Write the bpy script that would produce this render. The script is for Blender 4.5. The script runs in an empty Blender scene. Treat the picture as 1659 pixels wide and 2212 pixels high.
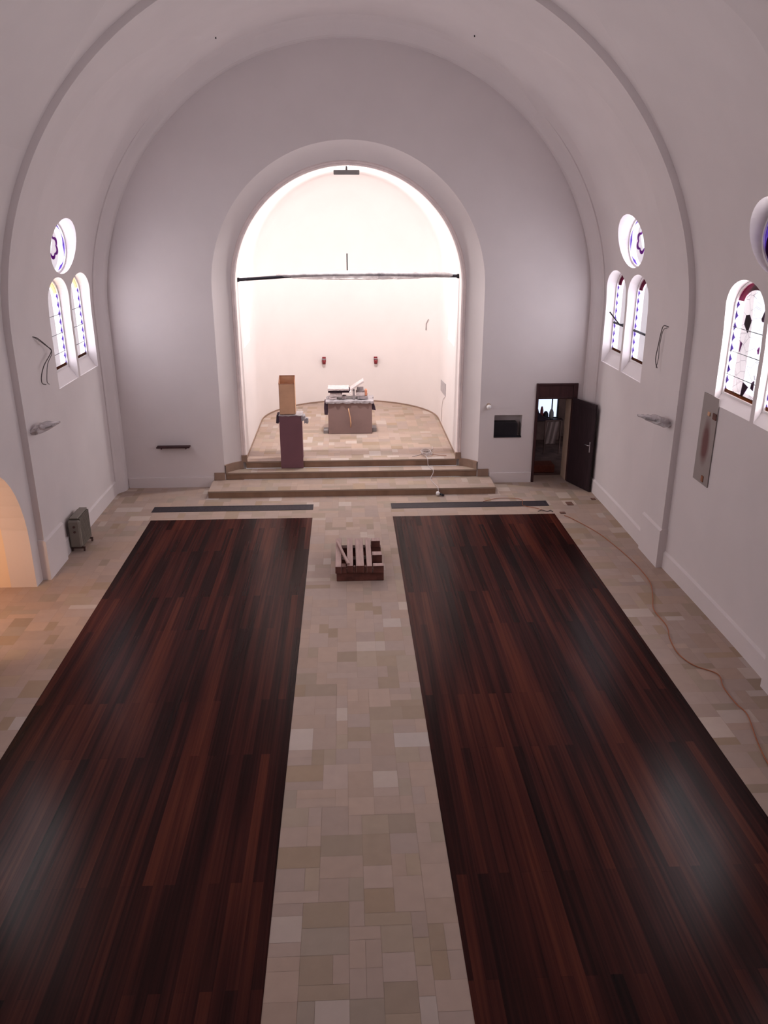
import bpy, bmesh, math, random
from mathutils import Vector, Matrix, Euler
from math import sin, cos, pi, radians, sqrt, atan2

S = bpy.context.scene
COL = S.collection
RND = random.Random(7)

# ------------------------------------------------------------------ camera
CAM_LOC = Vector((-0.00605, 0.0, 6.0))
YAW, PITCH, ROLL, FPX = 0.046715, 0.354758, -0.000733, 1739.227
cd = bpy.data.cameras.new('camera'); cam = bpy.data.objects.new('camera', cd); COL.objects.link(cam)
_f = Vector((sin(YAW)*cos(PITCH), cos(YAW)*cos(PITCH), -sin(PITCH)))
_r = Vector((cos(YAW), -sin(YAW), 0)); _u = _r.cross(_f)
_r2 = _r*cos(ROLL)+_u*sin(ROLL); _u2 = -_r*sin(ROLL)+_u*cos(ROLL)
cam.matrix_world = Matrix(((_r2.x, _u2.x, -_f.x, CAM_LOC.x), (_r2.y, _u2.y, -_f.y, CAM_LOC.y), (_r2.z, _u2.z, -_f.z, CAM_LOC.z), (0, 0, 0, 1)))
cd.sensor_fit = 'VERTICAL'; cd.sensor_height = 24.0; cd.lens = 24.0*FPX/2212
cd.clip_start = 0.05; cd.clip_end = 200
S.camera = cam
# ------------------------------------------------------------------ world / exposure / lights
W = bpy.data.worlds.new('world'); S.world = W; W.use_nodes = True
W.node_tree.nodes['Background'].inputs[0].default_value = (0.92, 0.93, 1.0, 1)
W.node_tree.nodes['Background'].inputs[1].default_value = 1.5
S.view_settings.view_transform = 'Standard'; S.view_settings.look = 'None'
S.view_settings.exposure = 0.0; S.view_settings.gamma = 1.0; S.view_settings.use_curve_mapping = False
S.cycles.max_bounces = 10; S.cycles.diffuse_bounces = 7; S.cycles.glossy_bounces = 3
S.cycles.transparent_max_bounces = 12; S.cycles.transmission_bounces = 6
S.cycles.use_denoising = True; S.cycles.sample_clamp_indirect = 6.0
S.cycles.caustics_reflective = False; S.cycles.caustics_refractive = False
SKY_L = 13.3            # radiance of the daylight behind the nave windows
SKY_C = (1.0, 0.935, 0.955)
APSE_L = 10.0
FLOOD_W = 315.0
WARM_W = 90.0

def area_light(name, loc, direction, sx, sy, radiance=None, power=None, color=(1, 1, 1), shape='RECTANGLE'):
    ld = bpy.data.lights.new(name, 'AREA'); ld.shape = shape; ld.size = sx; ld.size_y = sy
    a = sx*sy*(pi/4 if shape == 'ELLIPSE' else 1)
    ld.energy = power if power is not None else radiance*pi*a
    ld.color = color
    o = bpy.data.objects.new(name, ld); COL.objects.link(o); o.location = loc
    o.rotation_euler = Vector(direction).to_track_quat('-Z', 'Y').to_euler()
    return o

# ------------------------------------------------------------------ materials
def new_mat(name):
    m = bpy.data.materials.new(name); m.use_nodes = True
    return m, m.node_tree.nodes, m.node_tree.links, m.node_tree.nodes['Principled BSDF']

def mat(name, col, rough=0.7, metal=0.0, var=0.08, scale=6.0, bump=0.0, spec=0.3, stretch=(1, 1, 1)):
    m, N, L, b = new_mat(name)
    tc = N.new('ShaderNodeTexCoord'); mp = N.new('ShaderNodeMapping'); mp.inputs['Scale'].default_value = stretch
    nz = N.new('ShaderNodeTexNoise'); nz.inputs['Scale'].default_value = scale; nz.inputs['Detail'].default_value = 5
    L.new(tc.outputs['Object'], mp.inputs[0]); L.new(mp.outputs[0], nz.inputs['Vector'])
    rp = N.new('ShaderNodeValToRGB'); rp.color_ramp.elements[0].position = 0.3; rp.color_ramp.elements[1].position = 0.7
    rp.color_ramp.elements[0].color = tuple(max(0, c*(1-var)) for c in col)+(1,)
    rp.color_ramp.elements[1].color = tuple(min(1, c*(1+var)) for c in col)+(1,)
    L.new(nz.outputs['Fac'], rp.inputs[0]); L.new(rp.outputs[0], b.inputs['Base Color'])
    b.inputs['Roughness'].default_value = rough; b.inputs['Metallic'].default_value = metal
    b.inputs['Specular IOR Level'].default_value = spec
    if bump:
        bp = N.new('ShaderNodeBump'); bp.inputs['Strength'].default_value = bump; bp.inputs['Distance'].default_value = 0.02
        L.new(nz.outputs['Fac'], bp.inputs['Height']); L.new(bp.outputs[0], b.inputs['Normal'])
    return m

M = {}
M['plaster'] = mat('plaster', (0.70, 0.65, 0.655), 0.9, var=0.025, scale=1.3, spec=0.1)
M['plaster_warm'] = mat('plaster_warm', (0.80, 0.66, 0.52), 0.9, var=0.03, scale=1.3, spec=0.1)
M['apse_plaster'] = mat('apse_plaster', (0.74, 0.69, 0.68), 0.9, var=0.02, scale=1.3, spec=0.1)
M['arch_trim'] = mat('arch_trim', (0.80, 0.70, 0.69), 0.7, var=0.06)
M['stone_base'] = mat('stone_base', (0.30, 0.235, 0.19), 0.75, var=0.15, scale=3)
M['riser'] = mat('riser', (0.25, 0.155, 0.105), 0.7, var=0.25, scale=2.2, stretch=(1, 1, .3))
M['skirt'] = mat('skirt', (0.28, 0.19, 0.145), 0.7, var=0.15, scale=3)
M['dark_metal'] = mat('dark_metal', (0.035, 0.032, 0.045), 0.6, 0.3, var=0.2, scale=20)
M['black'] = mat('black', (0.012, 0.011, 0.016), 0.5, var=0.2)
M['dark_wood'] = mat('dark_wood', (0.022, 0.010, 0.014), 0.55, var=0.35, scale=5, stretch=(4, 4, .5))
M['frame_wood'] = mat('frame_wood', (0.045, 0.016, 0.018), 0.55, var=0.3, scale=5, stretch=(3, 3, .5))
M['chrome'] = mat('chrome', (0.75, 0.74, 0.78), 0.25, 0.9, var=0.03)
M['cardboard'] = mat('cardboard', (0.62, 0.37, 0.235), 0.85, var=0.08, scale=4)
M['cardboard_edge'] = mat('cardboard_edge', (0.30, 0.13, 0.08), 0.85, var=0.1)
M['hardboard'] = mat('hardboard', (0.245, 0.165, 0.155), 0.8, var=0.10, scale=2.0)
M['hardboard_dark'] = mat('hardboard_dark', (0.175, 0.085, 0.105), 0.8, var=0.10, scale=2.0)
M['dark_cloth'] = mat('dark_cloth', (0.05, 0.03, 0.045), 0.9, var=0.3, scale=9)
M['plastic_grey'] = mat('plastic_grey', (0.36, 0.33, 0.35), 0.35, var=0.25, scale=9, bump=0.5, spec=0.5)
M['white_bundle'] = mat('white_bundle', (0.55, 0.47, 0.47), 0.8, var=0.12, scale=9)
M['grey_bundle'] = mat('grey_bundle', (0.30, 0.26, 0.27), 0.8, var=0.2, scale=9)
M['orange_bundle'] = mat('orange_bundle', (0.62, 0.27, 0.17), 0.8, var=0.15, scale=9)
M['red'] = mat('red', (0.22, 0.02, 0.03), 0.35, var=0.2, spec=0.5)
M['beam_wood'] = mat('beam_wood', (0.36, 0.235, 0.215), 0.5, var=0.22, scale=4, stretch=(4, .6, 4), spec=0.5)
M['beam_dark'] = mat('beam_dark', (0.11, 0.04, 0.032), 0.6, var=0.4, scale=6)
M['radiator'] = mat('radiator', (0.20, 0.18, 0.155), 0.45, var=0.05, spec=0.4)
M['radiator_dark'] = mat('radiator_dark', (0.09, 0.045, 0.04), 0.6, var=0.2)
M['orange_cord'] = mat('orange_cord', (0.38, 0.13, 0.06), 0.5, var=0.1)
M['white_cord'] = mat('white_cord', (0.55, 0.50, 0.50), 0.5, var=0.1)
M['grey_cord'] = mat('grey_cord', (0.09, 0.075, 0.075), 0.6, var=0.1)
M['white_enamel'] = mat('white_enamel', (0.8, 0.78, 0.78), 0.4, var=0.03, spec=0.5)
M['lamp_grey'] = mat('lamp_grey', (0.26, 0.245, 0.25), 0.5, 0.2, var=0.06)
M['carpet'] = mat('carpet', (0.17, 0.05, 0.035), 0.95, var=0.2, scale=20)
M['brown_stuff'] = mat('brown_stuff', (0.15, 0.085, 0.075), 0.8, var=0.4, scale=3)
M['tile_chip'] = mat('tile_chip', (0.17, 0.09, 0.07), 0.8, var=0.3, scale=20)
M['jamb'] = mat('jamb', (0.50, 0.38, 0.30), 0.8, var=0.08)

def clear_plastic():
    m, N, L, b = new_mat('clear_plastic')
    b.inputs['Base Color'].default_value = (0.62, 0.58, 0.60, 1); b.inputs['Roughness'].default_value = 0.25
    tr = N.new('ShaderNodeBsdfTransparent'); mx = N.new('ShaderNodeMixShader')
    nz = N.new('ShaderNodeTexNoise'); nz.inputs['Scale'].default_value = 5; nz.inputs['Detail'].default_value = 4
    tc = N.new('ShaderNodeTexCoord'); L.new(tc.outputs['Object'], nz.inputs['Vector'])
    mr = N.new('ShaderNodeMapRange'); mr.inputs[1].default_value = 0.3; mr.inputs[2].default_value = 0.7
    mr.inputs[3].default_value = 0.35; mr.inputs[4].default_value = 0.9
    L.new(nz.outputs['Fac'], mr.inputs[0]); L.new(mr.outputs[0], mx.inputs[0])
    L.new(tr.outputs[0], mx.inputs[1]); L.new(b.outputs[0], mx.inputs[2])
    L.new(mx.outputs[0], N['Material Output'].inputs['Surface'])
    return m
M['clear_plastic'] = clear_plastic()

def attr_mat(name, rough, spec, bump):
    m, N, L, b = new_mat(name)
    a = N.new('ShaderNodeAttribute'); a.attribute_name = 'tone'
    nz = N.new('ShaderNodeTexNoise'); nz.inputs['Scale'].default_value = 7; nz.inputs['Detail'].default_value = 6
    tc = N.new('ShaderNodeTexCoord'); L.new(tc.outputs['Object'], nz.inputs['Vector'])
    mr = N.new('ShaderNodeMapRange'); mr.inputs[3].default_value = 0.92; mr.inputs[4].default_value = 1.08
    L.new(nz.outputs['Fac'], mr.inputs[0])
    vm = N.new('ShaderNodeVectorMath'); vm.operation = 'SCALE'
    L.new(a.outputs['Color'], vm.inputs[0]); L.new(mr.outputs[0], vm.inputs['Scale']); L.new(vm.outputs[0], b.inputs['Base Color'])
    b.inputs['Roughness'].default_value = rough; b.inputs['Specular IOR Level'].default_value = spec
    return m
M['stone_tile'] = attr_mat('stone_tile', 0.62, 0.3, 0)

def parquet_mat():
    m, N, L, b = new_mat('parquet')
    tc = N.new('ShaderNodeTexCoord')
    def noise(sx, sy, det=3):
        mp = N.new('ShaderNodeMapping'); mp.inputs['Scale'].default_value = (sx, sy, 1)
        n = N.new('ShaderNodeTexNoise'); n.inputs['Scale'].default_value = 1; n.inputs['Detail'].default_value = det
        L.new(tc.outputs['Object'], mp.inputs[0]); L.new(mp.outputs[0], n.inputs['Vector']); return n
    mp = N.new('ShaderNodeMapping'); mp.inputs['Rotation'].default_value = (0, 0, pi/2)
    L.new(tc.outputs['Object'], mp.inputs[0])
    br = N.new('ShaderNodeTexBrick'); br.inputs['Scale'].default_value = 1.0
    br.inputs['Brick Width'].default_value = 3.1; br.inputs['Row Height'].default_value = 0.105
    br.inputs['Mortar Size'].default_value = 0.0012; br.inputs['Bias'].default_value = 0.0
    br.inputs['Color1'].default_value = (0, 0, 0, 1); br.inputs['Color2'].default_value = (1, 1, 1, 1)
    br.inputs['Mortar'].default_value = (0, 0, 0, 1); br.offset = 0.37
    L.new(mp.outputs[0], br.inputs['Vector'])
    n1 = noise(30, 0.45, 4); n2 = noise(2.6, 0.22, 2)
    def math_(op, a, bb):
        q = N.new('ShaderNodeMath'); q.operation = op
        for i, v in enumerate((a, bb)):
            if isinstance(v, (int, float)): q.inputs[i].default_value = v
            else: L.new(v, q.inputs[i])
        return q.outputs[0]
    s = math_('ADD', math_('MULTIPLY', br.outputs['Color'], 0.27), math_('MULTIPLY', n1.outputs['Fac'], 0.50))
    s = math_('ADD', s, math_('MULTIPLY', n2.outputs['Fac'], 0.72))
    rp = N.new('ShaderNodeValToRGB'); e = rp.color_ramp.elements
    e[0].position = 0.45; e[0].color = (0.0065, 0.0022, 0.0022, 1)
    e[1].position = 1.0; e[1].color = (0.090, 0.021, 0.012, 1)
    x = e.new(0.64); x.color = (0.021, 0.0050, 0.0044, 1)
    x = e.new(0.80); x.color = (0.044, 0.0095, 0.0072, 1)
    L.new(s, rp.inputs[0])
    # worn wax finish: diffuse wood under a weakened Fresnel gloss
    N.remove(b)
    df = N.new('ShaderNodeBsdfDiffuse'); L.new(rp.outputs[0], df.inputs[0])
    gl = N.new('ShaderNodeBsdfGlossy'); gl.inputs['Roughness'].default_value = 0.26
    fr = N.new('ShaderNodeFresnel'); fr.inputs[0].default_value = 1.45
    fac = math_('MULTIPLY', fr.outputs[0], math_('ADD', 0.25, math_('MULTIPLY', n1.outputs['Fac'], 0.26)))
    mx = N.new('ShaderNodeMixShader'); L.new(fac, mx.inputs[0]); L.new(df.outputs[0], mx.inputs[1]); L.new(gl.outputs[0], mx.inputs[2])
    L.new(mx.outputs[0], N['Material Output'].inputs['Surface'])
    return m
M['parquet'] = parquet_mat()

def grille_mat():
    m, N, L, b = new_mat('grille')
    b.inputs['Base Color'].default_value = (0.032, 0.024, 0.032, 1); b.inputs['Roughness'].default_value = 0.6
    return m
M['grille'] = grille_mat()

def glass_mat(name, kind, dens, a, b_, tint=(1, 1, 1), near=False, side=1):
    """stained glass: see-through panes of clear, violet, magenta and amber glass, leaded; kind rose or lancet; a,b_ half sizes"""
    m = bpy.data.materials.new(name); m.use_nodes = True; N = m.node_tree.nodes; L = m.node_tree.links
    N.remove(N['Principled BSDF'])
    tc = N.new('ShaderNodeTexCoord')
    sp = N.new('ShaderNodeSeparateXYZ'); L.new(tc.outputs['Object'], sp.inputs[0])
    def mt(op, x, y=None, z=None):
        q = N.new('ShaderNodeMath'); q.operation = op
        for i, v in enumerate((x, y, z)):
            if v is None: continue
            if isinstance(v, (int, float)): q.inputs[i].default_value = v
            else: L.new(v, q.inputs[i])
        return q.outputs[0]
    U = mt('DIVIDE', sp.outputs[1], a); V = mt('DIVIDE', sp.outputs[2], b_)
    vo = N.new('ShaderNodeTexVoronoi'); vo.inputs['Scale'].default_value = 5.5
    L.new(tc.outputs['Object'], vo.inputs['Vector'])
    ve = N.new('ShaderNodeTexVoronoi'); ve.feature = 'DISTANCE_TO_EDGE'; ve.inputs['Scale'].default_value = 5.5
    L.new(tc.outputs['Object'], ve.inputs['Vector'])
    sc = N.new('ShaderNodeSeparateColor'); L.new(vo.outputs['Color'], sc.inputs[0])
    def mix(fac, c1, c2):
        q = N.new('ShaderNodeMix'); q.data_type = 'RGBA'
        L.new(fac, q.inputs[0])
        for i, v in ((6, c1), (7, c2)):
            if isinstance(v, tuple): q.inputs[i].default_value = v+(1,)
            else: L.new(v, q.inputs[i])
        return q.outputs[2]
    clear = tint
    if kind == 'rose':
        r = mt('SQRT', mt('ADD', mt('MULTIPLY', U, U), mt('MULTIPLY', V, V)))
        ang = mt('ARCTAN2', V, U)
        lob = mt('ABSOLUTE', mt('SINE', mt('MULTIPLY', ang, 3.0)))
        ring = mt('MULTIPLY', mt('GREATER_THAN', r, mt('ADD', 0.28, mt('MULTIPLY', lob, 0.07))), mt('LESS_THAN', r, mt('ADD', 0.36, mt('MULTIPLY', lob, 0.12))))
        rim = mt('GREATER_THAN', r, mt('ADD', 0.84, mt('MULTIPLY', lob, 0.10)))
        mid = mt('MULTIPLY', mt('GREATER_THAN', r, 0.5), mt('LESS_THAN', sc.outputs[0], 0.97 if near else dens))
        c = mix(mid, clear, (0.032, 0.002, 0.034) if near else (0.085, 0.008, 0.06))
        c = mix(ring, c, tuple(q*(1.0 if near else 5.0) for q in (0.06, 0.010, 0.075)))
        c = mix(rim, c, tuple(min(1, q*(2.6 if near else 5.5)) for q in (0.052, 0.036, 0.105)))
        big = mt('LESS_THAN', mt('ABSOLUTE', mt('SUBTRACT', r, 0.93)), 0.0)
    else:
        scal = mt('MULTIPLY', mt('ABSOLUTE', mt('SINE', mt('MULTIPLY', V, 17.0))), 0.14)
        rim = mt('GREATER_THAN', mt('ABSOLUTE', U), mt('ADD', 0.80, scal))
        top = mt('MULTIPLY', mt('GREATER_THAN', V, 0.62), mt('GREATER_THAN', mt('ADD', mt('MULTIPLY', U, U), mt('MULTIPLY', mt('MULTIPLY', mt('SUBTRACT', V, 0.6), 2.6), mt('MULTIPLY', mt('SUBTRACT', V, 0.6), 2.6))), 0.38))
        fig = mt('MULTIPLY', mt('LESS_THAN', mt('ABSOLUTE', U), 0.5), mt('LESS_THAN', sc.outputs[0], dens))
        c = mix(fig, clear, tuple(min(1, q*(1.0 if near else 2.2)) for q in (0.085, 0.028, 0.075)))
        fig2 = mt('MULTIPLY', mt('LESS_THAN', mt('ABSOLUTE', U), 0.5), mt('GREATER_THAN', sc.outputs[1], 1-dens*0.35))
        c = mix(fig2, c, (0.26, 0.07, 0.24))
        c = mix(rim, c, tuple(min(1, q*(2.6 if near else 5.5)) for q in (0.052, 0.036, 0.105)))
        c = mix(top, c, (0.16, 0.012, 0.07) if side > 0 else (0.9, 0.7, 0.5))
        low = mt('LESS_THAN', V, -0.90)
        c = mix(low, c, (0.12, 0.05, 0.01))
    lead = mt('LESS_THAN', ve.outputs['Distance'], 0.006 if near else 0.0005)
    c = mix(lead, c, (0.30, 0.25, 0.33))
    t = N.new('ShaderNodeBsdfTransparent'); L.new(c, t.inputs[0])
    g = N.new('ShaderNodeBsdfGlossy'); g.inputs['Roughness'].default_value = 0.15; g.inputs[0].default_value = (0.5, 0.5, 0.5, 1)
    mx = N.new('ShaderNodeMixShader'); mx.inputs[0].default_value = 0.05
    L.new(t.outputs[0], mx.inputs[1]); L.new(g.outputs[0], mx.inputs[2])
    L.new(mx.outputs[0], N['Material Output'].inputs['Surface'])
    return m

# ------------------------------------------------------------------ mesh helpers
class MB:
    def __init__(s): s.v = []; s.f = []; s.smooth = []
    def add(s, vs, fs, smooth=False):
        o = len(s.v); s.v += [tuple(v) for v in vs]; s.f += [tuple(i+o for i in f) for f in fs]; s.smooth += [smooth]*len(fs); return s
    def box(s, x0, x1, y0, y1, z0, z1, m=None):
        vs = [Vector((x, y, z)) for x in (x0, x1) for y in (y0, y1) for z in (z0, z1)]
        if m: vs = [m @ v for v in vs]
        return s.add(vs, [(0, 1, 3, 2), (4, 6, 7, 5), (0, 4, 5, 1), (2, 3, 7, 6), (0, 2, 6, 4), (1, 5, 7, 3)])
    def cbox(s, x0, x1, y0, y1, z0, z1, b=0.01, m=None):
        """box with chamfered edges"""
        vs = []; c = ((x0+x1)/2, (y0+y1)/2, (z0+z1)/2); h = ((x1-x0)/2, (y1-y0)/2, (z1-z0)/2); b = min(b, min(h)*0.6)
        pts = []
        for sx in (-1, 1):
            for sy in (-1, 1):
                for sz in (-1, 1):
                    for ax in range(3):
                        p = [sx*h[0], sy*h[1], sz*h[2]]
                        for k in range(3):
                            if k != ax: p[k] -= (sx, sy, sz)[k]*b
                        q = Vector((c[0]+p[0], c[1]+p[1], c[2]+p[2])); pts.append(m @ q if m else q)
        bm = bmesh.new()
        for p in pts: bm.verts.new(p)
        r = bmesh.ops.convex_hull(bm, input=bm.verts)
        bmesh.ops.dissolve_limit(bm, angle_limit=0.02, verts=bm.verts, edges=bm.edges)
        bm.verts.index_update()
        s.add([v.co.copy() for v in bm.verts], [[v.index for v in f.verts] for f in bm.faces]); bm.free(); return s
    def tube(s, pts, r, n=8, cap=True, smooth=True):
        pts = [Vector(p) for p in pts]; rings = []; up = None
        for i, p in enumerate(pts):
            t = (pts[min(i+1, len(pts)-1)]-pts[max(i-1, 0)]).normalized()
            if up is None: up = t.orthogonal().normalized()
            up = (up-t*up.dot(t)).normalized(); bi = t.cross(up)
            rr = r[i] if isinstance(r, (list, tuple)) else r
            rings.append([p+up*cos(2*pi*k/n)*rr+bi*sin(2*pi*k/n)*rr for k in range(n)])
        vs = [v for q in rings for v in q]; fs = []
        for i in range(len(rings)-1):
            for k in range(n): fs.append((i*n+k, i*n+(k+1) % n, (i+1)*n+(k+1) % n, (i+1)*n+k))
        s.add(vs, fs, smooth)
        if cap:
            s.add(rings[0], [tuple(range(n))[::-1]]); s.add(rings[-1], [tuple(range(n))])
        return s
    def prism(s, poly, fn, a, b):
        """poly = list of 2d points; fn(u,v,w) -> 3d; extruded w from a to b"""
        n = len(poly); vs = [fn(u, v, a) for u, v in poly]+[fn(u, v, b) for u, v in poly]
        fs = [tuple(range(n)), tuple(range(2*n-1, n-1, -1))]+[(i, i+n, (i+1) % n+n, (i+1) % n) for i in range(n)]
        return s.add(vs, fs)
    def grid(s, rows, smooth=True, flip=False):
        n = len(rows[0]); vs = [p for r in rows for p in r]; fs = []
        for i in range(len(rows)-1):
            for j in range(n-1):
                q = (i*n+j, i*n+j+1, (i+1)*n+j+1, (i+1)*n+j); fs.append(q[::-1] if flip else q)
        return s.add(vs, fs, smooth)
    def build(s, name, m, parent=None, recalc=True, origin=None):
        me = bpy.data.meshes.new(name)
        vs = s.v if origin is None else [tuple(Vector(v)-Vector(origin)) for v in s.v]
        me.from_pydata(vs, [], s.f)
        me.polygons.foreach_set('use_smooth', s.smooth)
        if recalc:
            bm = bmesh.new(); bm.from_mesh(me)
            bmesh.ops.remove_doubles(bm, verts=bm.verts, dist=1e-5)
            bmesh.ops.recalc_face_normals(bm, faces=bm.faces); bm.to_mesh(me); bm.free()
        me.materials.append(m); me.update()
        o = bpy.data.objects.new(name, me); COL.objects.link(o)
        if origin is not None: o.location = origin
        if parent: o.parent = parent
        return o

def struct(o): o['kind'] = 'structure'; return o
def tag(o, label, cat, group=None):
    o['label'] = label; o['category'] = cat
    if group: o['group'] = group
    return o
def empty(name, loc, rz=0):
    o = bpy.data.objects.new(name, None); o.empty_display_size = 0.1; COL.objects.link(o)
    o.location = loc; o.rotation_euler = (0, 0, rz); return o
def smooth_path(pts, n=6):
    pts = [Vector(p) for p in pts]; out = []
    for i in range(len(pts)-1):
        p0 = pts[max(i-1, 0)]; p1 = pts[i]; p2 = pts[i+1]; p3 = pts[min(i+2, len(pts)-1)]
        for k in range(n):
            t = k/n
            out.append(0.5*((2*p1)+(p2-p0)*t+(2*p0-5*p1+4*p2-p3)*t*t+(-p0+3*p1-3*p2+p3)*t**3))
    out.append(pts[-1]); return out
def boolean(o, cutters):
    for c in cutters:
        md = o.modifiers.new('cut', 'BOOLEAN'); md.operation = 'DIFFERENCE'; md.solver = 'EXACT'; md.object = c
    bpy.context.view_layer.update()
    dg = bpy.context.evaluated_depsgraph_get()
    me = bpy.data.meshes.new_from_object(o.evaluated_get(dg)); o.modifiers.clear(); o.data = me
    for c in cutters: bpy.data.objects.remove(c)
    return o
def arch_poly(c, hw, zb, zs, rz, n=20):
    p = [(c-hw, zb), (c+hw, zb)]
    p += [(c+hw*cos(pi*k/n), zs+rz*sin(pi*k/n)) for k in range(n+1)]
    return p

# ------------------------------------------------------------------ the nave shell
X0, ZC, R = 0.15, 4.10, 5.40          # axis, springing height and radius of the barrel vault
YB = 18.09                             # face of the chancel wall
def hwf(el, hw0):
    e = max(0.0, el-28)/33.0
    return hw0*sqrt(max(0.0, 1-e*e))
SECT = []
def lun(yc, hw0, base, D0): SECT.append(('L', yc, hw0, base, D0))
# each bay: a shallow lunette recess; (centre y, half width, barrel offset, recess)
BAYS = [(-2.9, 1.95, 0.11, 0.0), (1.75, 1.95, 0.11, 0.0), (6.43, 1.95, 0.11, 0.0), (11.12, 1.93, 0.11, 0.0), (15.95, 1.98, 0.0, 0.045)]
BULGE = 0.16
def bul(el): return 0.02+(BULGE-0.02)*min(1.0, max(0.0, (el-4)/26.0))
RIBS = [(-0.87, -0.30), (3.82, 4.4), (8.44, 9.12), (13.08, None)]
def stations(el):
    """list of (y, radial offset) along the nave for elevation el (degrees), same count for every el"""
    out = []
    def bay(yc, hw0, base, D0, y_end, y_start):
        h = hwf(el, hw0); k = h/hw0; n = 10
        out.append((y_start, base))
        out.append((yc-max(h, 0.02)-1e-3, base))
        for i in range(n+1):
            u = -1+2*i/n
            out.append((yc+max(h, 0.02)*u, base+D0*k**3+bul(el)*k*(1-u*u)))
        out.append((yc+max(h, 0.02)+1e-3, base))
        out.append((y_end, base))
    bay(*BAYS[0], -0.87, -5.0)
    out.append((-0.869, 0)); out.append((-0.30, 0))
    bay(*BAYS[1], 3.90, -0.299)
    out.append((3.901, 0)); out.append((4.40, 0))
    bay(*BAYS[2], 8.44, 4.401)
    out.append((8.441, 0)); out.append((9.12, 0))
    bay(*BAYS[3], 13.08, 9.121)
    out.append((13.081, 0))
    h = hwf(el, BAYS[4][1]); k = h/BAYS[4][1]; yc = BAYS[4][0]; n = 12
    out.append((yc-max(h, .02)-1e-3, 0))
    y1 = 17.62
    yb2 = min(yc+max(h, .02), y1)
    for i in range(n+1):
        u = -1+2*i/n; y = yc-max(h, .02)+(yb2-(yc-max(h, .02)))*i/n
        out.append((y, 0.045*k**6+bul(el)*k*(1-u*u)))
    for t in (0.0, 0.25, 0.5, 0.7, 0.85, 1.0):       # soft cove into the rib against the chancel wall
        y = max(yb2, y1-0.3)+1e-3+(17.93-max(yb2, y1-0.3))*t
        s_ = (1-cos(pi*t))/2
        out.append((y, 0.02*k*(1-s_)-0.13*s_))
    out.append((YB+0.1, -0.13))
    return out
def profile(el, off, y):
    """el degrees: <0 means on the vertical wall (value -z fraction)"""
    zc = ZC; t = min(1, max(0, (y-17.3)/0.6)) ; zc = ZC-0.13*t
    return Vector((X0+(R+off)*cos(radians(el)), y, zc+(R+off)*sin(radians(el))))
def shell(name, els, zs, side, thick=0.45):
    """side 1 = right, -1 = left, 0 = ceiling"""
    rows = []
    for z in zs:
        rows.append([Vector((X0+side*(R+off), y, z)) for y, off in stations(0)])
    for el in els:
        e = el if side >= 0 else 180-el
        ee = min(el, 180-el)
        rows.append([profile(e, off, y) for y, off in stations(ee)])
    outer = []
    for z in zs:
        outer.append([Vector((X0+side*(R+thick+.1), y, z)) for y, off in stations(0)])
    for el in els:
        e = el if side >= 0 else 180-el; ee = min(el, 180-el)
        outer.append([profile(e, thick+.1, y) for y, off in stations(ee)])
    mb = MB(); n = len(rows[0]); m_ = len(rows)
    mb.grid(rows); mb.grid(outer)
    mb.grid([rows[0], outer[0]], False); mb.grid([rows[-1], outer[-1]], False)
    mb.grid([[r[0] for r in rows], [r[0] for r in outer]], False)
    mb.grid([[r[-1] for r in rows], [r[-1] for r in outer]], False)
    o = mb.build(name, M['plaster'])
    return o
def autosmooth(o, ang=12):
    me = o.data
    bm = bmesh.new(); bm.from_mesh(me)
    for e in bm.edges:
        if len(e.link_faces) == 2 and e.calc_face_angle(0) > radians(ang): e.smooth = False
    for f in bm.faces: f.smooth = True
    bm.to_mesh(me); bm.free()

zs = [-0.05, 1.0, 2.0, 3.0, 3.6]
els = [i*2 for i in range(0, 16)]
wl = shell('wall_left', els, zs, -1); wr = shell('wall_right', els, zs, 1)
ce = shell('ceiling', [30+i*2 for i in range(61)], [], 0)
struct(wl); struct(wr); struct(ce)

# windows: (side, wall x, yc, zc/zb.., kind, hw, rz)
ROSE_F = ('rose', 16.10, 5.47, 0.72, 0.49)
WINS = []
def add_pair(side, yc, zoff, rose_y, rose_z, dens, far):
    WINS.append(dict(side=side, kind='rose', y=rose_y, z=rose_z, hw=0.71, rz=0.49, dens=dens, far=far))
    for d in (-1, 1):
        WINS.append(dict(side=side, kind='lancet', y=yc+d*0.64, zb=2.93+zoff, zs=4.46+zoff, hw=0.585, rz=0.42, dens=dens, far=far))
add_pair(-1, 16.25, 0.03, 15.95, 5.44, 0.06, True)
add_pair(1, 16.30, 0.03, 16.02, 5.50, 0.07, True)
add_pair(-1, 10.82, 0.245, 10.62, 5.72, 0.2, False)
add_pair(1, 10.82, 0.245, 10.62, 5.72, 0.2, False)
add_pair(-1, 6.3, 0.22, 6.1, 5.72, 0.3, False)
add_pair(1, 6.3, 0.22, 6.1, 5.72, 0.3, False)
cut = {1: [], -1: []}
WX = R+0.07
GD = 0.19                                # how far the glass sits behind the wall face
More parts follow.
